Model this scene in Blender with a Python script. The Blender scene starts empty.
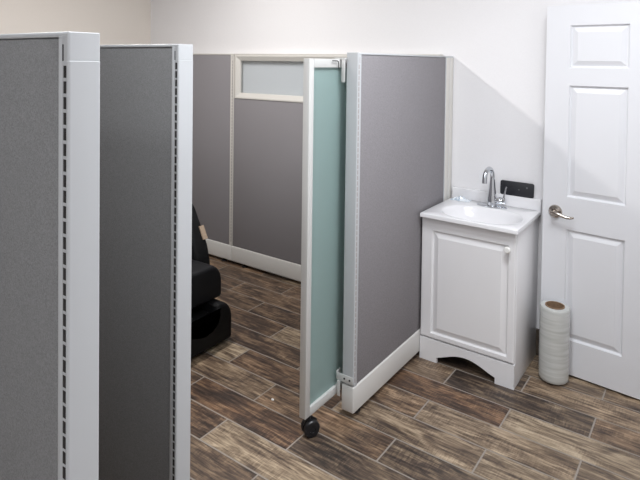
import bpy, bmesh, math, random
from mathutils import Vector, Matrix
random.seed(7)
C = bpy.context.scene.collection
PI = math.pi

# ------------------------------------------------------------------ materials
def new_mat(name):
    m = bpy.data.materials.new(name); m.use_nodes = True
    nt = m.node_tree
    return m, nt, nt.nodes['Principled BSDF']

def N(nt, kind, **kw):
    n = nt.nodes.new(kind)
    for k, v in kw.items():
        setattr(n, k, v)
    return n

def plain(name, col, rough=.5, metal=0., bump=0., scale=200., spec=.5, var=0.):
    m, nt, b = new_mat(name)
    b.inputs['Base Color'].default_value = (*col, 1)
    b.inputs['Roughness'].default_value = rough
    b.inputs['Metallic'].default_value = metal
    b.inputs['Specular IOR Level'].default_value = spec
    tc = N(nt, 'ShaderNodeTexCoord')
    no = N(nt, 'ShaderNodeTexNoise'); no.inputs['Scale'].default_value = scale
    no.inputs['Detail'].default_value = 3
    nt.links.new(tc.outputs['Object'], no.inputs['Vector'])
    if bump:
        bu = N(nt, 'ShaderNodeBump'); bu.inputs['Strength'].default_value = bump
        bu.inputs['Distance'].default_value = .002
        nt.links.new(no.outputs['Fac'], bu.inputs['Height'])
        nt.links.new(bu.outputs['Normal'], b.inputs['Normal'])
    if var:
        r = N(nt, 'ShaderNodeValToRGB')
        r.color_ramp.elements[0].position = .3; r.color_ramp.elements[1].position = .7
        r.color_ramp.elements[0].color = (*[c*(1-var) for c in col], 1)
        r.color_ramp.elements[1].color = (*[min(1, c*(1+var)) for c in col], 1)
        nt.links.new(no.outputs['Fac'], r.inputs['Fac'])
        nt.links.new(r.outputs['Color'], b.inputs['Base Color'])
    return m

M = {}
M['wall'] = plain('wall_paint', (.82, .812, .822), .85, bump=.12, scale=160, var=.012)
M['wall_beige'] = plain('beige_wall_paint', (.76, .71, .655), .85, bump=.12, scale=160, var=.012)
M['ceiling'] = plain('ceiling_paint', (.85, .84, .82), .9, bump=.2, scale=90)
M['frame'] = plain('panel_frame_metal', (.52, .535, .55), .38, spec=.4)
M['cream'] = plain('cream_panel_trim', (.66, .64, .60), .45, spec=.4)
M['dark'] = plain('dark_slot', (.022, .021, .022), .7)
M['pale_slot'] = plain('pale_slot', (.40, .37, .365), .7)
M['kick'] = plain('kick_plate_paint', (.70, .69, .665), .4, spec=.4)
M['door_white'] = plain('door_paint', (.73, .735, .76), .42, bump=.05, scale=60)
M['vanity'] = plain('vanity_thermofoil', (.83, .825, .835), .32, spec=.5)
M['marble'] = plain('cultured_marble', (.83, .825, .84), .14, spec=.6)
M['chrome'] = plain('chrome', (.62, .64, .67), .06, 1.)
M['nickel'] = plain('satin_nickel', (.42, .375, .335), .2, 1.)
M['steel'] = plain('bracket_steel', (.60, .60, .585), .35, spec=.5)
M['black_plastic'] = plain('black_plastic', (.012, .012, .014), .35)
M['chair_shell'] = plain('black_shell', (.006, .006, .007), .6, spec=.25)
M['chair_leather'] = plain('black_upholstery', (.008, .008, .010), .6, bump=.25, scale=300, spec=.3)
M['tan'] = plain('tan_badge', (.45, .34, .25), .4)
M['phone'] = plain('phone_black', (.015, .016, .02), .38)
M['phone_mark'] = plain('phone_mark', (.14, .145, .15), .3)
M['cardboard'] = plain('cardboard', (.23, .145, .085), .8, bump=.2, scale=120, var=.15)
M['scrap'] = plain('white_scrap', (.85, .85, .85), .4)
M['knob'] = plain('knob_ceramic', (.86, .85, .82), .2)
M['wood_base'] = plain('brown_base_tile', (.085, .065, .05), .5, scale=40, var=.35)

def fabric(name, col, scale=420.):
    m, nt, b = new_mat(name)
    b.inputs['Roughness'].default_value = .95
    b.inputs['Specular IOR Level'].default_value = .1
    tc = N(nt, 'ShaderNodeTexCoord')
    a = N(nt, 'ShaderNodeTexNoise'); a.inputs['Scale'].default_value = scale; a.inputs['Detail'].default_value = 4
    a.inputs['Roughness'].default_value = .65
    nt.links.new(tc.outputs['Object'], a.inputs['Vector'])
    r = N(nt, 'ShaderNodeValToRGB')
    r.color_ramp.elements[0].position = .32; r.color_ramp.elements[1].position = .68
    r.color_ramp.elements[0].color = (*[c*.78 for c in col], 1)
    r.color_ramp.elements[1].color = (*[c*1.22 for c in col], 1)
    nt.links.new(a.outputs['Fac'], r.inputs['Fac'])
    nt.links.new(r.outputs['Color'], b.inputs['Base Color'])
    bu = N(nt, 'ShaderNodeBump'); bu.inputs['Strength'].default_value = .35; bu.inputs['Distance'].default_value = .0015
    nt.links.new(a.outputs['Fac'], bu.inputs['Height'])
    nt.links.new(bu.outputs['Normal'], b.inputs['Normal'])
    return m
M['fabric'] = fabric('grey_panel_fabric', (.272, .259, .271))
M['fabric_neutral'] = fabric('neutral_grey_panel_fabric', (.235, .236, .238))

def frosted():
    m, nt, b = new_mat('frosted_glass')
    b.inputs['Base Color'].default_value = (.40, .535, .52, 1)
    b.inputs['Roughness'].default_value = .45
    b.inputs['Transmission Weight'].default_value = .45
    b.inputs['IOR'].default_value = 1.3
    return m
M['frosted'] = frosted()

def clear_pane():
    m, nt, b = new_mat('window_pane_glass')
    nt.nodes.remove(b)
    out = nt.nodes['Material Output']
    tr = N(nt, 'ShaderNodeBsdfTransparent'); tr.inputs['Color'].default_value = (.925, .945, .955, 1)
    gl = N(nt, 'ShaderNodeBsdfGlossy'); gl.inputs['Roughness'].default_value = .05
    mx = N(nt, 'ShaderNodeMixShader'); mx.inputs[0].default_value = .08
    nt.links.new(tr.outputs[0], mx.inputs[1]); nt.links.new(gl.outputs[0], mx.inputs[2]); nt.links.new(mx.outputs[0], out.inputs['Surface'])
    return m
M['pane'] = clear_pane()

def film():
    m, nt, b = new_mat('stretch_film')
    b.inputs['Base Color'].default_value = (.72, .73, .70, 1)
    b.inputs['Roughness'].default_value = .18
    b.inputs['Transmission Weight'].default_value = .25
    b.inputs['Coat Weight'].default_value = .6
    b.inputs['Coat Roughness'].default_value = .08
    tc = N(nt, 'ShaderNodeTexCoord')
    mp = N(nt, 'ShaderNodeMapping'); mp.inputs['Scale'].default_value = (6, 6, 70); mp.inputs['Rotation'].default_value = (.12, .05, 0)
    no = N(nt, 'ShaderNodeTexNoise'); no.inputs['Scale'].default_value = 1; no.inputs['Detail'].default_value = 3
    nt.links.new(tc.outputs['Object'], mp.inputs['Vector']); nt.links.new(mp.outputs['Vector'], no.inputs['Vector'])
    r = N(nt, 'ShaderNodeValToRGB')
    r.color_ramp.elements[0].position = .35; r.color_ramp.elements[1].position = .62
    r.color_ramp.elements[0].color = (.62, .63, .60, 1); r.color_ramp.elements[1].color = (.76, .77, .75, 1)
    nt.links.new(no.outputs['Fac'], r.inputs['Fac']); nt.links.new(r.outputs['Color'], b.inputs['Base Color'])
    bu = N(nt, 'ShaderNodeBump'); bu.inputs['Strength'].default_value = .22; bu.inputs['Distance'].default_value = .002
    nt.links.new(no.outputs['Fac'], bu.inputs['Height']); nt.links.new(bu.outputs['Normal'], b.inputs['Normal'])
    return m
M['film'] = film()

def wrapper_mat():
    m, nt, b = new_mat('pale_blue_wrapper')
    b.inputs['Roughness'].default_value = .15
    tc = N(nt, 'ShaderNodeTexCoord')
    no = N(nt, 'ShaderNodeTexNoise'); no.inputs['Scale'].default_value = 55; no.inputs['Detail'].default_value = 2
    nt.links.new(tc.outputs['Object'], no.inputs['Vector'])
    r = N(nt, 'ShaderNodeValToRGB')
    r.color_ramp.elements[0].position = .42; r.color_ramp.elements[1].position = .56
    r.color_ramp.elements[0].color = (.47, .57, .66, 1); r.color_ramp.elements[1].color = (.82, .86, .90, 1)
    nt.links.new(no.outputs['Fac'], r.inputs['Fac']); nt.links.new(r.outputs['Color'], b.inputs['Base Color'])
    return m
M['wrapper'] = wrapper_mat()

def tile_mat():
    m, nt, b = new_mat('wood_look_tile')
    L = nt.links.new
    at = N(nt, 'ShaderNodeAttribute'); at.attribute_name = 'tone'
    sd = N(nt, 'ShaderNodeAttribute'); sd.attribute_name = 'seed'
    rd = N(nt, 'ShaderNodeAttribute'); rd.attribute_name = 'redness'
    tc = N(nt, 'ShaderNodeTexCoord')
    comb = N(nt, 'ShaderNodeCombineXYZ')
    mu = N(nt, 'ShaderNodeMath', operation='MULTIPLY'); mu.inputs[1].default_value = 37.0
    L(sd.outputs['Fac'], mu.inputs[0]); L(mu.outputs[0], comb.inputs['Z']); L(mu.outputs[0], comb.inputs['X'])
    add = N(nt, 'ShaderNodeVectorMath', operation='ADD'); L(tc.outputs['Object'], add.inputs[0]); L(comb.outputs[0], add.inputs[1])
    def noise(sx, sy, det, rough=.6, dist=0.):
        mp = N(nt, 'ShaderNodeMapping'); mp.inputs['Scale'].default_value = (sx, sy, 1)
        L(add.outputs[0], mp.inputs['Vector'])
        n = N(nt, 'ShaderNodeTexNoise'); n.inputs['Scale'].default_value = 1; n.inputs['Detail'].default_value = det
        n.inputs['Roughness'].default_value = rough; n.inputs['Distortion'].default_value = dist
        L(mp.outputs[0], n.inputs['Vector']); return n.outputs['Fac']
    grain = noise(7, 75, 5, .65, .6)       # long fine grain
    blot = noise(4.5, 13, 4, .6, .8)       # smoky dark patches
    saw = noise(170, 20, 2, .5)            # cross saw marks
    sawm = noise(5, 12, 2, .5)
    def math_(op, a, bb, clamp=False):
        n = N(nt, 'ShaderNodeMath', operation=op); n.use_clamp = clamp
        for i, v in enumerate((a, bb)):
            if isinstance(v, (int, float)): n.inputs[i].default_value = v
            else: L(v, n.inputs[i])
        return n.outputs[0]
    g = math_('MULTIPLY', math_('SUBTRACT', grain, .5), 1.75)
    bl = math_('MULTIPLY', math_('SUBTRACT', blot, .5), 1.45)
    sw = math_('MULTIPLY', math_('MULTIPLY', math_('SUBTRACT', saw, .5), .95), math_('MULTIPLY', math_('SUBTRACT', sawm, .38, True), 2.4))
    v = math_('ADD', math_('ADD', at.outputs['Fac'], g), math_('ADD', bl, sw))
    r = N(nt, 'ShaderNodeValToRGB')
    cr = r.color_ramp
    cr.elements[0].position = 0.; cr.elements[0].color = (.038, .030, .026, 1)
    cr.elements[1].position = 1.; cr.elements[1].color = (.50, .40, .285, 1)
    for p, c in ((.25, (.090, .064, .048)), (.5, (.185, .135, .092)), (.75, (.33, .255, .175))):
        e = cr.elements.new(p); e.color = (*c, 1)
    L(v, r.inputs['Fac'])
    mx = N(nt, 'ShaderNodeMix', data_type='RGBA'); mx.blend_type = 'MULTIPLY'
    L(math_('MULTIPLY', rd.outputs['Fac'], math_('MULTIPLY', blot, 1.5, True)), mx.inputs[0])
    L(r.outputs['Color'], mx.inputs[6]); mx.inputs[7].default_value = (1.10, .80, .64, 1)
    L(mx.outputs[2], b.inputs['Base Color'])
    rr = math_('ADD', math_('MULTIPLY', grain, .25), .27)
    L(rr, b.inputs['Roughness'])
    b.inputs['Specular IOR Level'].default_value = .4
    bu = N(nt, 'ShaderNodeBump'); bu.inputs['Strength'].default_value = .25; bu.inputs['Distance'].default_value = .002
    L(math_('ADD', grain, math_('MULTIPLY', saw, .5)), bu.inputs['Height']); L(bu.outputs['Normal'], b.inputs['Normal'])
    return m
M['tile'] = tile_mat()
M['grout'] = plain('grout', (.33, .295, .26), .9, bump=.2, scale=300, var=.1)

# ------------------------------------------------------------------ mesh helpers
def bm_new(): return bmesh.new()

def add_box(bm, lo, hi, bevel=0., seg=2, mi=0):
    vs = [bm.verts.new((x, y, z)) for z in (lo[2], hi[2]) for y in (lo[1], hi[1]) for x in (lo[0], hi[0])]
    F = [(0, 2, 3, 1), (4, 5, 7, 6), (0, 1, 5, 4), (2, 6, 7, 3), (0, 4, 6, 2), (1, 3, 7, 5)]
    fs = [bm.faces.new([vs[i] for i in f]) for f in F]
    for f in fs: f.material_index = mi
    if bevel:
        es = list({e for f in fs for e in f.edges})
        r = bmesh.ops.bevel(bm, geom=es, offset=bevel, segments=seg, profile=.5, affect='EDGES')
        for f in r['faces']: f.material_index = mi
    return bm

def add_prism(bm, pts, a, b, axis='x', bevel=0., seg=2):
    """extrude a closed 2D outline along an axis from a to b; 2D = the two other axes in order"""
    def P(p, t):
        return {'x': (t, p[0], p[1]), 'y': (p[0], t, p[1]), 'z': (p[0], p[1], t)}[axis]
    A = [bm.verts.new(P(p, a)) for p in pts]; B = [bm.verts.new(P(p, b)) for p in pts]
    n = len(pts); caps = [bm.faces.new(A[::-1]), bm.faces.new(B)]
    side = [bm.faces.new((A[i], A[(i+1) % n], B[(i+1) % n], B[i])) for i in range(n)]
    bmesh.ops.recalc_face_normals(bm, faces=caps+side)
    if bevel:
        es = list({e for f in caps for e in f.edges})
        bmesh.ops.bevel(bm, geom=es, offset=bevel, segments=seg, profile=.5, affect='EDGES')
    return bm

def add_tube(bm, pts, rad, n=16, cap=True):
    pts = [Vector(p) for p in pts]
    if not hasattr(rad, '__len__'): rad = [rad]*len(pts)
    rings = []; up = None
    for i, p in enumerate(pts):
        t = (pts[min(i+1, len(pts)-1)] - pts[max(i-1, 0)]).normalized()
        if up is None:
            up = t.orthogonal().normalized()
        up = (up - t*up.dot(t)).normalized(); s = t.cross(up)
        rings.append([bm.verts.new(p + (up*math.cos(2*PI*k/n) + s*math.sin(2*PI*k/n))*rad[i]) for k in range(n)])
    fs = []
    for a, b in zip(rings, rings[1:]):
        for k in range(n):
            fs.append(bm.faces.new((a[k], a[(k+1) % n], b[(k+1) % n], b[k])))
    if cap:
        fs.append(bm.faces.new(rings[0][::-1])); fs.append(bm.faces.new(rings[-1]))
    bmesh.ops.recalc_face_normals(bm, faces=fs)
    return bm

def add_lathe(bm, prof, c=(0, 0, 0), n=40, axis='z', sx=1., sy=1.):
    """prof: list of (radius, height)"""
    rings = []
    for r, h in prof:
        ring = []
        for k in range(n):
            a = 2*PI*k/n; u, v = r*math.cos(a)*sx, r*math.sin(a)*sy
            q = {'z': (u, v, h), 'y': (u, h, v), 'x': (h, u, v)}[axis]
            ring.append(bm.verts.new((c[0]+q[0], c[1]+q[1], c[2]+q[2])))
        rings.append(ring)
    fs = []
    for a, b in zip(rings, rings[1:]):
        for k in range(n):
            fs.append(bm.faces.new((a[k], a[(k+1) % n], b[(k+1) % n], b[k])))
    if prof[0][0] > 1e-6: fs.append(bm.faces.new(rings[0][::-1]))
    if prof[-1][0] > 1e-6: fs.append(bm.faces.new(rings[-1]))
    bmesh.ops.remove_doubles(bm, verts=bm.verts, dist=1e-6)
    bmesh.ops.recalc_face_normals(bm, faces=bm.faces)
    return bm

def rect_loops(bm, x0, x1, z0, z1, loops, fill=True):
    """nested rectangles in the XZ plane; loops = [(inset, y)]; returns outer loop verts"""
    rings = []
    for ins, y in loops:
        rings.append([bm.verts.new(p) for p in ((x0+ins, y, z0+ins), (x1-ins, y, z0+ins), (x1-ins, y, z1-ins), (x0+ins, y, z1-ins))])
    for a, b in zip(rings, rings[1:]):
        for k in range(4):
            bm.faces.new((a[k], a[(k+1) % 4], b[(k+1) % 4], b[k]))
    if fill: bm.faces.new(rings[-1])
    return rings[0]

def obj(name, bm, mats, parent=None, loc=(0, 0, 0), smooth=True, angle=35):
    me = bpy.data.meshes.new(name)
    bm.to_mesh(me); bm.free()
    for m in (mats if isinstance(mats, (list, tuple)) else [mats]): me.materials.append(m)
    if smooth:
        for p in me.polygons: p.use_smooth = True
        try: me.set_sharp_from_angle(angle=math.radians(angle))
        except Exception: pass
    o = bpy.data.objects.new(name, me); C.objects.link(o)
    if parent is not None: o.parent = parent
    o.location = loc
    return o

def thing(name, label, cat, loc=(0, 0, 0), rotz=0., group=None, kind=None):
    o = bpy.data.objects.new(name, None); C.objects.link(o)
    o.empty_display_size = .1
    o.location = loc; o.rotation_euler = (0, 0, rotz)
    o['label'] = label; o['category'] = cat
    if group: o['group'] = group
    if kind: o['kind'] = kind
    return o

def tag(o, label, cat, kind=None, group=None):
    o['label'] = label; o['category'] = cat
    if kind: o['kind'] = kind
    if group: o['group'] = group
    return o

# ------------------------------------------------------------------ the room
WY = .015                      # back wall plane
XL, XR = -2.86, 1.62           # left / right walls
YN = -5.2                      # wall behind the camera
CH = 2.62                      # ceiling

def slab(name, lo, hi, m, label, cat):
    bm = bm_new(); add_box(bm, lo, hi)
    return tag(obj(name, bm, m, smooth=False), label, cat, 'structure')

slab('wall_back', (XL-.1, WY, 0), (XR+.1, WY+.1, CH), M['wall'], 'white painted back wall behind the vanity and cubicle panels', 'wall')
slab('wall_left', (XL-.1, YN, 0), (XL, WY, CH), M['wall_beige'], 'beige painted side wall at the far left above the partitions', 'wall')
slab('wall_right', (XR, YN, 0), (XR+.1, WY, CH), M['wall'], 'white painted side wall to the right of the white door', 'wall')
slab('wall_front', (XL-.1, YN-.1, 0), (XR+.1, YN, CH), M['wall'], 'white painted wall behind the viewpoint', 'wall')
slab('ceiling', (XL-.1, YN-.1, CH), (XR+.1, WY+.1, CH+.1), M['ceiling'], 'white ceiling over the room', 'ceiling')

# floor: running-bond wood-look tiles, one quad per tile with its own tone
TL, TW, GR = .664, .167, .0068
tones = {}   # (row, column) -> (tone, redness)
def tone_at(row, x, t, r=0.): tones[(row, math.floor((x - (.21 if row % 2 == 0 else .542))/TL))] = (t, r)
for row, x, t, r in (
    (8, -.6, .30, .5), (8, -.1, .60, 0), (8, .6, .42, 0),
    (7, -.4, .28, .7), (7, .2, .30, 0), (7, .9, .55, 0), (7, -.9, .40, .4),
    (6, -.7, .52, .2), (6, -.1, .46, .5), (6, .5, .30, 0),
    (5, -.4, .30, .5), (5, .2, .56, .1), (5, .8, .62, 0), (5, -1.0, .62, 0),
    (4, -.1, .46, .4), (4, .5, .58, .1), (4, 1.1, .42, 0), (4, -.7, .26, .3), (4, -1.3, .40, .2),
    (3, .2, .34, .8), (3, .8, .66, 0), (3, -.4, .58, 0), (3, -1.0, .30, .4),
    (2, .5, .30, 0), (2, 1.0, .44, .4), (2, 0., .52, .2), (2, -.7, .30, .3), (2, -1.3, .36, .3),
    (1, .8, .54, .2), (1, .3, .30, 0), (1, -1.2, .42, .4), (1, -1.7, .36, .4), (1, -.5, .34, .3), (1, 1.4, .5, 0),
    (0, -1.4, .32, .4), (0, .5, .55, .1), (0, 1.1, .5, .2), (0, -1.0, .40, .4),
    (9, -.3, .34, .2), (9, .3, .5, 0), (10, .1, .56, 0), (10, .8, .3, 0)):
    tone_at(row, x, t, r)
bm = bm_new()
lt = bm.faces.layers.float.new('tone'); ls = bm.faces.layers.float.new('seed'); lr = bm.faces.layers.float.new('redness')
f = bm.faces.new([bm.verts.new(p) for p in ((XL, YN, -.0015), (XR, YN, -.0015), (XR, WY, -.0015), (XL, WY, -.0015))]); f.material_index = 1
rw = random.Random(21)
for row in range(-1, 32):
    y1 = -.06 - TW*row; y0 = y1 - TW
    ph = .21 if row % 2 == 0 else .542
    for k in range(-6, 4):
        x0 = ph + TL*k; x1 = x0 + TL
        a0, a1 = max(x0+GR/2, XL), min(x1-GR/2, XR); b0, b1 = max(y0+GR/2, YN), min(y1-GR/2, WY)
        if a1 <= a0 or b1 <= b0: continue
        t, r = tones.get((row, k), (rw.uniform(.28, .6), rw.choice((0, .2, .5))))
        f = bm.faces.new([bm.verts.new(p) for p in ((a0, b0, 0), (a1, b0, 0), (a1, b1, 0), (a0, b1, 0))])
        f[lt] = t; f[lr] = r; f[ls] = rw.random()
tag(obj('floor', bm, [M['tile'], M['grout']], smooth=False), 'brown wood-look plank tile floor with pale grout lines', 'floor', 'structure')
bm = bm_new(); add_box(bm, (.0, WY-.011, .0), (1.2, WY, .145), .002)
tag(obj('baseboard_back', bm, M['wood_base'], smooth=False), 'brown baseboard in the gap between the vanity and the white door', 'baseboard', 'structure')

# ------------------------------------------------------------------ cubicle panels
H = 1.6413
def make_panel(name, label, L, T, loc, rotz, front_mat, end_cap=True, seam=True, far_trim=0., H=H, window=None, foot=None, strip_near=True, group=None, slot='dark', fab='fabric'):
    """panel along local X from -L to 0 (cap end at 0), faces at y = -T/2 and T/2"""
    p = thing(name, label, 'partition', loc, rotz, group)
    kz0, kz1 = .0286, .147
    h = T/2
    capw = .006 if end_cap else 0.
    sx1 = -capw; sx0 = sx1-.013                 # slotted standard
    tx0 = sx0-.011                              # trim next to the fabric
    xa = -L + (far_trim if far_trim else .008)  # fabric far limit
    fm = front_mat
    # frame body
    bm = bm_new()
    add_box(bm, (-L+.004, -h+.012, kz1-.01), (sx1-.002 if end_cap else -.002, h-.012, H-.013 if not window else window[2]-.01))
    for s in (-1, 1):
        add_box(bm, (tx0, min(s*h, s*(h-.014)), kz1), (sx0, max(s*h, s*(h-.014)), H-.006), .002)
        add_box(bm, (-L, min(s*h, s*(h-.014)), kz1), (xa, max(s*h, s*(h-.014)), H-.006), .002)
        if far_trim:      # grooved end trim against the wall
            pass
    if window:
        add_box(bm, (-L+.004, -h+.012, window[2]-.02), (-L+.03, h-.012, H-.013)); add_box(bm, (-.03, -h+.012, window[2]-.02), (-.002, h-.012, H-.013))
    obj('frame', bm, fm, p)
    if far_trim:
        bm = bm_new()
        for s in (-1, 1):
            add_box(bm, (-L, min(s*(h+.002), s*(h-.008)), kz1), (-L+far_trim*.42, max(s*(h+.002), s*(h-.008)), H-.010), .002)
            add_box(bm, (-L+far_trim*.46, min(s*(h+.001), s*(h-.008)), kz1), (-L+far_trim*.98, max(s*(h+.001), s*(h-.008)), H-.010), .002)
        obj('end_trim', bm, M['cream'], p)
    # fabric skins
    ztop = (window[2] if window else H-.010)
    for s in (-1, 1):
        bm = bm_new(); add_box(bm, (xa, min(s*(h-.003), s*(h-.013)), kz1+.002), (tx0, max(s*(h-.003), s*(h-.013)), ztop), .0025)
        obj('fabric_face', bm, M[fab], p)
    # top rail
    bm = bm_new(); add_box(bm, (-L, -h, H-.009), (-capw, h, H), .003); obj('top_rail', bm, fm, p)
    # kick plate
    bm = bm_new(); add_box(bm, (-L, -h-.002, kz0), (.002, h+.002, kz1), .006, 3); obj('kick_plate', bm, M['kick'], p)
    # slotted standards
    for s in (-1, 1):
        bm = bm_new(); y = s*(h-.0006)
        add_box(bm, (sx0, min(y, y-s*.012), kz1), (sx1, max(y, y-s*.012), H-.006))
        z = H-.0535
        while z > kz1+.03:
            add_box(bm, (sx0+.0048, min(y+s*.0006, y-s*.004), z-.019), (sx1-.0005, max(y+s*.0006, y-s*.004), z), mi=1)
            z -= .0246
        add_box(bm, (sx0+.001, min(y+s*.0004, y-s*.004), H-.046), (sx0+.0045, max(y+s*.0004, y-s*.004), H-.020), mi=1)
        obj('slotted_strip', bm, [fm, M[slot]], p, smooth=False)
    if end_cap:
        def rr2(x0, x1, r):
            q = []
            for cx, cy, a0 in ((x1-r, h-r, 0), (x0+.001, h-.001, 90), (x0+.001, -h+.001, 180), (x1-r, -h+r, 270)):
                rad = r if cx == x1-r else .001
                for k in range(6): q.append((cx+rad*math.cos(math.radians(a0+18*k)), cy+rad*math.sin(math.radians(a0+18*k))))
            return q
        bm = bm_new()
        add_prism(bm, rr2(-capw, 0, .0048), kz1+.010, (H-.0455) if seam else H+.001, 'z', .001, 1)
        c = obj('end_cap', bm, fm, p)
        if seam:
            bm = bm_new(); add_prism(bm, rr2(-capw-.0005, -.0008, .0046), H-.046, H, 'z', .0012, 1); obj('cap_top', bm, fm, c, angle=25)
    if foot:
        for fx in foot:
            bm = bm_new(); add_lathe(bm, [(.022, 0), (.024, .004), (.022, .01), (.008, .012), (.008, .04)], (fx, 0, 0), 20)
            obj('leveling_foot', bm, M['black_plastic'], p)
    if window:
        x0, x1, z0, z1 = window[0], window[1], window[2], H-.009
        bm = bm_new()
        prof = [(0., -h+.012), (0., -h-.001), (.004, -h-.003), (.012, -h-.003), (.044, -h+.013), (.046, -h+.020), (.046, -h+.026)]
        rect_loops(bm, x0, x1, z0, z1, prof, fill=False)
        n0 = len(bm.faces)
        prof2 = [(0., h-.012), (0., h+.001), (.012, h+.002), (.044, h-.012), (.046, h-.020)]
        rect_loops(bm, x0, x1, z0, z1, prof2, fill=False)
        bmesh.ops.recalc_face_normals(bm, faces=bm.faces)
        w = obj('window_frame', bm, fm, p, angle=20)
        bm = bm_new(); add_box(bm, (x0+.04, -h+.024, z0+.04), (x1-.04, -h+.029, z1-.04)); obj('glass_pane', bm, M['pane'], w, smooth=False)
    return p

T1 = .0565
make_panel('cubicle_panel', 'large grey cubicle panel at the left edge with the widest pale end cap', 1.10, T1,
           (.463, -2.6763+T1/2, 0), 0, M['frame'], fab='fabric_neutral', foot=(-.1, -1.0), group='grey fabric cubicle panels')
make_panel('cubicle_panel', 'dark grey cubicle panel second from the left, end cap in front of the black chair', 1.10, T1,
           (.033, -2.098+T1/2, 0), 0, M['frame'], fab='fabric_neutral', H=H+.0035, foot=(-.1, -1.0), group='grey fabric cubicle panels')
# right side panel: cap end faces the room (-Y)
TR = .061
side_panel = make_panel('cubicle_panel', 'grey fabric cubicle panel standing between the frosted glass door and the white vanity', 1.0714+.010, TR,
           (-TR/2, -1.0714, 0), -PI/2, M['frame'], seam=False, slot='pale_slot', far_trim=.105, foot=(-.07, -.95), group='grey fabric cubicle panels')
# back panels along the wall
TB = .049; HB = 1.653; yb = -.0372+TB/2
make_panel('cubicle_panel', 'plain grey cubicle panel on the back wall, left of the windowed panel', 1.052, TB, (-1.782, yb, 0), 0, M['cream'], end_cap=False, slot='pale_slot', H=HB, foot=(-.1, -.9), group='grey fabric cubicle panels')
make_panel('cubicle_panel', 'grey cubicle panel with a small glazed window along its top', 1.17, TB, (-.608, yb, 0), 0, M['cream'], end_cap=False, slot='pale_slot', H=HB,
           window=(-1.15, -.024, 1.306), foot=(-.1, -1.05), group='grey fabric cubicle panels')
make_panel('cubicle_panel', 'plain grey cubicle panel at the back, seen only as a sliver above the frosted door', .538, TB, (-.066, yb, 0), 0, M['cream'], end_cap=False, slot='pale_slot', H=HB, foot=(-.1, -.45), group='grey fabric cubicle panels')

# ------------------------------------------------------------------ frosted glass leaf on a caster
dx, dy0 = -.108, -1.305
leaf = thing('frosted_sliding_door', 'frosted green glass sliding door in a pale frame on a black caster', 'door', (dx, dy0, 0), PI/2)
# local X runs along world +Y (towards the wall), local -Y is world +X
W_, TH, zb, zt = 1.06, .033, .088, 1.612
def bx(name, lo, hi, m, par, bev=.002):
    bm = bm_new(); add_box(bm, lo, hi, bev); return obj(name, bm, m, par)
bx('stile', (0, -TH/2, zb), (.034, TH/2, zt), M['steel'], leaf, .003)
bx('stile', (W_-.034, -TH/2, zb), (W_, TH/2, zt), M['steel'], leaf, .003)
bx('rail', (.034, -TH/2, zt-.038), (W_-.034, TH/2, zt), M['steel'], leaf)
bx('rail', (.034, -TH/2, zb), (W_-.034, TH/2, zb+.036), M['steel'], leaf)
bx('glass_pane', (.028, -.004, zb+.03), (W_-.028, .004, zt-.03), M['frosted'], leaf, 0)
for cxx in (.030, W_-.05):
    cas = bpy.data.objects.new('caster', None); C.objects.link(cas); cas.empty_display_size = .05
    cas.parent = leaf; cas.location = (cxx+.004, -.005, 0); cas.rotation_euler = (0, 0, math.radians(-28))
    for sy in (-1, 1):
        bm = bm_new(); prof = [(0, .005), (.033, .005), (.036, .009), (.036, .020), (.032, .025), (.014, .026), (.013, .023), (0, .023)]
        add_lathe(bm, [(r, sy*y) for r, y in prof], (.012, 0, .036), 32, 'y'); obj('wheel', bm, M['black_plastic'], cas)
    bm = bm_new(); add_prism(bm, [(-.020, .050), (-.010, .076), (.018, .080), (.040, .066), (.046, .040), (.040, .040), (.012, .030), (-.010, .036)], -.0045, .0045, 'y', .001)
    add_lathe(bm, [(.012, .070), (.012, .089)], (0, 0, 0), 16); obj('fork', bm, M['black_plastic'], cas)

# guides on the post of the side panel (panel-local: +X = world -Y, +Y = world +X)
def wbox(bm, lo, hi, bev=.001):      # world box -> local of the side panel
    add_box(bm, (-1.0714-hi[1], lo[0]+TR/2, lo[2]), (-1.0714-lo[1], hi[0]+TR/2, hi[2]), bev)
bm = bm_new()
wbox(bm, (-.089, -1.0775, .160), (.000, -1.0745, .194))
wbox(bm, (-.089, -1.0775, .160), (-.0865, -1.045, .200))
obj('guide_bracket', bm, M['steel'], side_panel)
bm = bm_new(); wbox(bm, (-.0815, -1.082, .090), (-.0665, -1.078, .160)); obj('guide_tab', bm, M['steel'], side_panel)
for xx in (-.017, -.045):
    bm = bm_new(); add_lathe(bm, [(0, .0085), (.004, .0085), (.0045, .006)], (0, xx+TR/2, .177), 14, 'x'); obj('screw', bm, M['dark'], side_panel)
bm = bm_new()
wbox(bm, (-.0815, -1.080, 1.508), (-.064, -1.0745, 1.612)); wbox(bm, (-.118, -1.080, 1.6095), (-.061, -1.060, 1.618))
obj('guide_bracket', bm, M['steel'], side_panel)
bm = bm_new()
add_tube(bm, [(-1.0714-y, x+TR/2, z) for x, y, z in ((-.082, -1.150, 1.6035), (-.082, -1.112, 1.6035), (-.0815, -1.105, 1.600), (-.0815, -1.103, 1.592), (-.0815, -1.103, 1.570))], .0022, 8)
obj('guide_wire', bm, M['dark'], side_panel)

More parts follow.
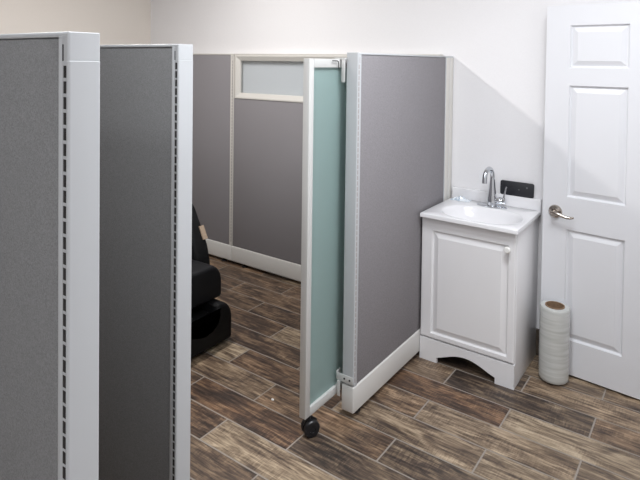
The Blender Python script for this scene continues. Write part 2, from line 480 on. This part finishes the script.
# ------------------------------------------------------------------ vanity cabinet
VX0, VX1 = .0055, .5095
van = thing('vanity_cabinet', 'white vanity cabinet with one raised-panel door, below the basin', 'cabinet', ((VX0+VX1)/2, -.2, 0))
ox = (VX0+VX1)/2; oy = -.2
hx = (VX1-VX0)/2
def loc2(x, y): return x-ox, y-oy
bm = bm_new()
yb_, yf_ = WY-.013-oy, -.386-oy
add_box(bm, (-hx, yf_, 0), (-hx+.016, yb_, .777), .0015)
add_box(bm, (hx-.016, yf_, 0), (hx, yb_, .777), .0015)
add_box(bm, (-hx+.015, yb_-.008, .03), (hx-.015, yb_, .777))
add_box(bm, (-hx+.015, yf_+.001, .118), (hx-.015, yb_, .134))
add_box(bm, (-hx+.015, yf_, .70), (hx-.015, yf_+.016, .777))
obj('body', bm, M['vanity'], van)
# toe panel with the arched cut-out
bm = bm_new()
lx0, lx1 = .104-ox, .415-ox
arch = [(-hx, 0), (lx0, 0), (lx0, .030)]
arch_pts = []
cx_ = (lx0+lx1)/2; hw = (lx1-lx0)/2
for k in range(0, 25):
    u = -1 + 2*k/24
    z = .030 + .046*(math.cos(u*PI)*.5+.5)**.62
    arch_pts.append((cx_+u*hw, z))
pts = [(-hx, 0), (lx0, 0)] + arch_pts + [(lx1, 0), (hx, 0), (hx, .119), (-hx, .119)]
add_prism(bm, pts, -.404-oy, yf_+.001, 'y')
obj('toe_panel', bm, M['vanity'], van, smooth=False)
# door
def raised_door(bm, x0, x1, z0, z1, yf, th, px0, px1, pz0, pz1):
    e = .006
    # sides + eased outer edge
    rings = [[(x0, yf+th), (x0, yf+e), (x0+e, yf)]]
    out = rect_loops(bm, x0, x1, z0, z1, [(0, yf+th), (0, yf+e), (e*.35, yf+e*.35), (e, yf)], fill=False)
    # front annulus to the routed groove
    o = [(x0+e, z0+e), (x1-e, z0+e), (x1-e, z1-e), (x0+e, z1-e)]
    i = [(px0, pz0), (px1, pz0), (px1, pz1), (px0, pz1)]
    ov = [bm.verts.new((a, yf, b)) for a, b in o]; iv = [bm.verts.new((a, yf, b)) for a, b in i]
    for k in range(4): bm.faces.new((ov[k], ov[(k+1) % 4], iv[(k+1) % 4], iv[k]))
    rect_loops(bm, px0, px1, pz0, pz1, [(0, yf), (.002, yf+.006), (.006, yf+.0115), (.010, yf+.0115), (.034, yf+.001), (.036, yf)], True)
    bv = [bm.verts.new((a, yf+th, b)) for a, b in ((x0, z0), (x1, z0), (x1, z1), (x0, z1))]; bm.faces.new(bv[::-1])
    bmesh.ops.remove_doubles(bm, verts=bm.verts, dist=1e-5)
    bmesh.ops.recalc_face_normals(bm, faces=bm.faces)
bm = bm_new()
raised_door(bm, VX0+.001-ox, VX1-.003-ox, .126, .7745, -.405-oy, .018, .066-ox, .472-ox, .152, .707)
vd = obj('door', bm, M['vanity'], van, angle=20)
bm = bm_new(); add_lathe(bm, [(.006, 0), (.006, -.008), (.012, -.012), (.0165, -.018), (.0165, -.023), (.012, -.028), (0, -.029)], (.470-ox, -.405-oy, .690), 28, 'y')
obj('knob', bm, M['knob'], vd)

# vanity top with integral bowl
CX0, CX1, CYF, CYB, CZ = .0125, .522, -.4417, WY-.001, .80
bcx, bcy, ba, bb = .284, -.266, .208, .148
top = thing('washbasin', 'glossy white basin slab with oval bowl and low backsplash, on the white cabinet', 'sink', (bcx, bcy, 0))
bm = bm_new()
n = 64
xr0, xr1, yr0, yr1 = CX0-bcx, CX1-bcx, CYF-bcy, CYB-bcy
per = []
def seg(a, b, m):
    for i in range(m): per.append((a[0]+(b[0]-a[0])*i/m, a[1]+(b[1]-a[1])*i/m))
cs = [(xr1, yr1), (xr0, yr1), (xr0, yr0), (xr1, yr0)]
for i in range(4): seg(cs[i], cs[(i+1) % 4], 16)
loops = []
def rectloop(scale_in, z):
    L_ = []
    for x, y in per:
        L_.append(bm.verts.new((min(max(x, xr0+scale_in), xr1-scale_in), min(max(y, yr0+scale_in), yr1-scale_in), z)))
    loops.append(L_)
rectloop(.002, CZ-.022); rectloop(.0, CZ-.020); rectloop(.0, CZ-.003); rectloop(.001, CZ-.001); rectloop(.003, CZ)
for s, d in ((1.06, 0), (1.02, .0006), (.995, .003), (.965, .010), (.92, .024), (.84, .046), (.72, .068), (.55, .085), (.35, .094), (.10, .098)):
    L_ = []
    for x, y in per:
        a = math.atan2(y/ (yr1-yr0), x/(xr1-xr0))
        # superellipse outline, a little squarer than an oval
        ca, sa = math.cos(a), math.sin(a)
        k = (abs(ca)**2.3+abs(sa)**2.3)**(-1/2.3)
        L_.append(bm.verts.new((ca*k*ba*s, sa*k*bb*s, CZ-d)))
    loops.append(L_)
for a, b in zip(loops, loops[1:]):
    for k in range(n): bm.faces.new((a[k], a[(k+1) % n], b[(k+1) % n], b[k]))
bm.faces.new(loops[-1])
bmesh.ops.recalc_face_normals(bm, faces=bm.faces)
obj('basin', bm, M['marble'], top, angle=40)
bm = bm_new(); add_box(bm, (xr0, yr1-.020, CZ-.001), (xr1, yr1, .862), .004, 3); obj('backsplash', bm, M['marble'], top)
bm = bm_new(); add_lathe(bm, [(0, CZ-.096), (.016, CZ-.096), (.020, CZ-.0975), (.021, CZ-.1005)], (0, 0, 0), 24); obj('drain', bm, M['chrome'], top)

# faucet
fx, fy = .276, -.074
fau = thing('faucet', 'chrome gooseneck faucet with one side lever, on the white basin slab', 'faucet', (fx, fy, CZ))
bm = bm_new(); add_lathe(bm, [(0, 0), (.030, 0), (.030, .006), (.027, .010), (.020, .012), (0, .012)], (0, 0, 0), 48, sx=2.85, sy=1.15); obj('base_plate', bm, M['chrome'], fau)
bm = bm_new(); add_lathe(bm, [(.027, .006), (.027, .02), (.0255, .035), (.023, .06), (.0185, .10), (.0145, .14), (.0125, .165)], (0, 0, 0), 32); obj('body', bm, M['chrome'], fau)
bm = bm_new()
R_ = .054; zc = .166
pp = [(0, 0, .150), (0, 0, zc)] + [(0, -R_+R_*math.cos(a), zc+R_*math.sin(a)) for a in [PI*k/14*.97 for k in range(1, 15)]]
pp += [(0, -2*R_-.001, zc-.018)]
pp = [(y*math.sin(math.radians(4)), y*math.cos(math.radians(4)), z) for x, y, z in pp]
add_tube(bm, pp, [.0125]*(len(pp)-1)+[.0128], 20); obj('spout', bm, M['chrome'], fau)
bm = bm_new(); add_lathe(bm, [(0, 0.0), (.0185, 0.0), (.0185, .046), (.017, .050), (.016, .074), (0, .076)], (0, 0, .040), 28, 'x'); hb = obj('handle_hub', bm, M['chrome'], fau)
bm = bm_new(); add_tube(bm, [(.064, 0, .050), (.068, .002, .075), (.073, .004, .105), (.078, .005, .122)], [.006, .005, .0042, .0035], 12); obj('handle_lever', bm, M['chrome'], hb)

# black phone leaning on the backsplash
ph = thing('phone', 'black rectangular phone propped on the backsplash behind the faucet', 'phone', (.390, WY-.016, .8625))
ph.rotation_euler = (math.radians(-4), 0, 0)
bm = bm_new()
pts = []
w2, h2, rr = .092, .079, .011
for cxx, czz, a0 in ((w2-rr, h2-rr, 0), (-w2+rr, h2-rr, 90), (-w2+rr, rr, 180), (w2-rr, rr, 270)):
    for k in range(6):
        a = math.radians(a0+18*k); pts.append((cxx+rr*math.cos(a), czz+rr*math.sin(a)))
add_prism(bm, pts, -.0045, .0045, 'y', .0015); obj('case', bm, M['phone'], ph, angle=30)
bm = bm_new(); add_lathe(bm, [(0, -.0058), (.0045, -.0058), (.0052, -.0044)], (.055, 0, .052), 18, 'y'); obj('lens', bm, M['phone_mark'], ph)
bm = bm_new(); add_lathe(bm, [(0, -.0049), (.004, -.0049), (.004, -.0044)], (.012, 0, .037), 6, 'y'); obj('back_mark', bm, M['phone_mark'], ph).location = (0, 0, 0)

# crumpled wrapper
bm = bm_new()
rw = random.Random(4)
g = [[None]*9 for _ in range(6)]
for i in range(6):
    for j in range(9):
        e = math.sin(PI*i/5)*math.sin(PI*j/8)
        g[i][j] = bm.verts.new((-.055+.0135*j+rw.uniform(-.003, .003), -.024+.0095*i+rw.uniform(-.003, .003), .002+e*rw.uniform(.003, .032)))
for i in range(5):
    for j in range(8): bm.faces.new((g[i][j], g[i][j+1], g[i+1][j+1], g[i+1][j]))
r = bmesh.ops.extrude_face_region(bm, geom=list(bm.faces))
for v in [q for q in r['geom'] if isinstance(q, bmesh.types.BMVert)]: v.co.z = max(.0, v.co.z-.0018) 
bmesh.ops.recalc_face_normals(bm, faces=bm.faces)
tag(obj('wrapper', bm, M['wrapper'], loc=(.084, -.044, CZ+.0002), smooth=False), 'small crumpled pale blue wrapper lying on the back left corner of the basin slab', 'wrapper')

# ------------------------------------------------------------------ white six-panel door, open against the wall
dang = math.radians(-4.8)
dr = thing('door_1', 'white six-panel door with a nickel lever handle, right of the vanity', 'door', (.5546, -.1006, 0), dang, kind='structure')
bm = bm_new()
us = [0, .118, .388, .490, .760, .876]; zs = [.012, .188, .755, .922, 1.494, 1.584, 1.800, 1.903]
for i in range(5):
    for j in range(7):
        if i in (1, 3) and j in (1, 3, 5):
            rect_loops(bm, us[i], us[i+1], zs[j], zs[j+1], [(0, 0), (.002, .006), (.007, .013), (.011, .0135), (.033, .003), (.036, .002)], True)
        else:
            bm.faces.new([bm.verts.new(p) for p in ((us[i], 0, zs[j]), (us[i+1], 0, zs[j]), (us[i+1], 0, zs[j+1]), (us[i], 0, zs[j+1]))])
bmesh.ops.remove_doubles(bm, verts=bm.verts, dist=1e-5)
for f in bm.faces:
    f.normal_update()
    if f.normal.y > 0: f.normal_flip()
be = [e for e in bm.edges if e.is_boundary]
r = bmesh.ops.extrude_edge_only(bm, edges=be)
nv = [v for v in r['geom'] if isinstance(v, bmesh.types.BMVert)]
for v in nv: v.co.y = .035
c = [bm.verts.new(p) for p in ((us[0], .035, zs[0]), (us[-1], .035, zs[0]), (us[-1], .035, zs[-1]), (us[0], .035, zs[-1]))]
bm.faces.new(c[::-1])
bmesh.ops.remove_doubles(bm, verts=bm.verts, dist=1e-5)
leafo = obj('door_leaf', bm, M['door_white'], dr, angle=12)
bm = bm_new(); add_lathe(bm, [(.034, 0), (.034, -.004), (.031, -.009), (.016, -.013), (.0125, -.020), (.0125, -.048), (.0, -.050)], (.064, 0, .838), 32, 'y')
hd = obj('door_handle', bm, M['nickel'], dr)
bm = bm_new(); add_tube(bm, [(.058, -.048, .838), (.072, -.050, .840), (.095, -.050, .837), (.120, -.048, .829), (.145, -.045, .826), (.166, -.043, .831)], [.010, .0105, .009, .0078, .007, .005], 14); obj('lever', bm, M['nickel'], hd)
bm = bm_new(); add_box(bm, (-.0015, .006, .80), (.002, .029, .876), .0008); obj('latch_plate', bm, M['nickel'], dr)

# ------------------------------------------------------------------ roll of stretch film
roll = thing('stretch_film_roll', 'upright roll of clear stretch film standing in front of the white door', 'roll', (.644, -.186, 0))
rf = .0715
bm = bm_new()
prof = [(.047, .012), (rf-.004, .010), (rf, .016)]
rw = random.Random(11)
for k in range(1, 24): prof.append((rf+rw.uniform(-.0004, .0003), (.016+.350*k/24)))
prof += [(rf, .370), (rf-.004, .377), (.047, .378)]
n = 48
add_lathe(bm, prof+[(.047, .012)], (0, 0, 0), n); obj('film', bm, M['film'], roll)
bm = bm_new(); add_lathe(bm, [(.041, .0), (.0465, .0), (.0465, .382), (.041, .382), (.041, .0)], (0, 0, 0), n); obj('core', bm, M['cardboard'], roll)

# scrap on the floor
bm = bm_new(); add_lathe(bm, [(0, 0), (.006, 0), (.007, .003), (.004, .006), (0, .007)], (0, 0, 0), 9, sx=1.2, sy=.8)
tag(obj('paper_scrap', bm, M['scrap'], loc=(-.385, -1.171, 0)), 'tiny white scrap lying on the floor left of the caster', 'scrap')

# ------------------------------------------------------------------ massage chair (faces +X)
CXc, CYc = -1.5, -1.20
ch = thing('massage_chair', 'black padded massage chair behind the second cubicle panel', 'chair', (CXc, CYc, 0))
def U_profile(hw, z0, zt, wells, zw, r=.05):
    """outline in (y, z): a block with U-shaped leg wells open at the top"""
    pts = [(-hw+.012, z0), (hw-.012, z0), (hw, z0+.015)]
    for k in range(8):
        a = PI/2*k/7; pts.append((hw-.085+.085*math.cos(a), zt-.105+.105*math.sin(a)))
    for c, w in sorted(wells, reverse=True):
        pts.append((c+w+.012, zt)); pts.append((c+w, zt-.012))
        for k in range(1, 12):
            a = PI*k/12; pts.append((c+w*math.cos(a), max(zw+.075-.075*math.sin(a)**.8, zw)))
        pts.append((c-w, zt-.012)); pts.append((c-w-.012, zt))
    for k in range(8):
        a = PI/2+PI/2*k/7; pts.append((-hw+.085+.085*math.cos(a), zt-.105+.105*math.sin(a)))
    pts.append((-hw, z0+.015))
    return pts
bm = bm_new(); add_prism(bm, U_profile(.322, .015, .240, [(-.118, .085), (.118, .085)], .12), .0, .565, 'x', .022, 4)
add_box(bm, (.0, -.27, .10), (.515, .27, .185), .03, 3)
fo = obj('foot_massager', bm, M['chair_shell'], ch, angle=40)
bm = bm_new(); add_box(bm, (-.1, -.28, 0.0), (.52, .28, .02), .005); obj('base_plate', bm, M['chair_shell'], fo)
bm = bm_new(); add_prism(bm, U_profile(.303, .242, .437, [], .345), .0, .50, 'x', .022, 4)
obj('calf_massager', bm, M['chair_leather'], ch, angle=40)
side = [(-1.10, .03), (-.02, .03), (.36, .10), (.368, .30), (.362, .41), (.338, .50), (.296, .58), (.230, .70), (.16, .785), (.05, .82), (-.30, .84), (-.70, .80), (-1.0, .62)]
for s in (-1, 1):
    bm = bm_new()
    a, b = (.235, .345) if s > 0 else (-.345, -.235)
    add_prism(bm, [(x*1., z) for x, z in side], a, b, 'y', .025, 4)
    sd = obj('arm_shell', bm, M['chair_shell'], ch, angle=40)
    yy0, yy1 = (.312, .346) if s > 0 else (-.346, -.312)
    bm = bm_new()
    add_prism(bm, [(.322, .530), (.3285, .5335), (.2905, .607), (.284, .6035)], yy0, yy1, 'y')
    obj('badge_plate', bm, M['tan'], sd, smooth=False)
bm = bm_new(); add_box(bm, (-.62, -.24, .30), (.16, .24, .50), .06, 4); obj('seat', bm, M['chair_leather'], ch)
bm = bm_new(); add_prism(bm, [(-.52, .40), (-.40, .50), (-.72, 1.12), (-.82, 1.16), (-.92, 1.10), (-.72, .50)], -.28, .28, 'y', .05, 4); br = obj('backrest', bm, M['chair_leather'], ch, angle=40)
bm = bm_new(); add_box(bm, (-.80, -.19, .93), (-.60, .19, 1.10), .045, 4); obj('head_pillow', bm, M['chair_leather'], br)

# ------------------------------------------------------------------ lights
def area(name, loc, sx, sy, power, col, rot=(0, 0, 0), spread=180):
    l = bpy.data.lights.new(name, 'AREA'); l.shape = 'RECTANGLE'; l.size = sx; l.size_y = sy
    l.energy = power; l.color = col; l.spread = math.radians(spread)
    o = bpy.data.objects.new(name, l); C.objects.link(o); o.location = loc; o.rotation_euler = rot
    return o
area('booth_ceiling_light', (-1.28, -1.38, CH-.03), .12, 1.05, 37, (1., .97, .95))
area('vanity_ceiling_light', (.88, -1.4, CH-.03), .6, .6, 32, (.93, .96, 1.))
area('aisle_fill_light', (.58, -2.52, CH-.03), .3, .3, 15, (.94, .965, 1.))  # added fill, no known fixture: lifts the side panel post and second panel
area('entry_ceiling_light', (.9, -4.5, CH-.03), .6, .6, 21, (.93, .96, 1.))

w = bpy.data.worlds.new('World'); bpy.context.scene.world = w; w.use_nodes = True
w.node_tree.nodes['Background'].inputs[0].default_value = (.8, .82, .85, 1)
w.node_tree.nodes['Background'].inputs[1].default_value = .05

# ------------------------------------------------------------------ camera
cam = bpy.data.cameras.new('camera'); co = bpy.data.objects.new('camera', cam); C.objects.link(co)
cam.sensor_fit = 'HORIZONTAL'; cam.sensor_width = 36.
cam.lens = 554.1313/640*36
cam.shift_x = (320-320.1189)/640; cam.shift_y = (74.4646-240)/640
Rv = Vector((.81284697, .58233954, .01266751)); Dv = Vector((.0237544, -.01141188, -.99965269)); Fv = Vector((-.58199273, .81286557, -.02310924))
m = Matrix((( Rv.x, -Dv.x, -Fv.x, 1.2831), (Rv.y, -Dv.y, -Fv.y, -3.149), (Rv.z, -Dv.z, -Fv.z, 1.5992), (0, 0, 0, 1)))
co.matrix_world = m
cam.clip_start = .02
bpy.context.scene.camera = co

vs = bpy.context.scene.view_settings
vs.view_transform = 'Standard'; vs.look = 'None'; vs.gamma = 1; vs.use_curve_mapping = False; vs.exposure = .03
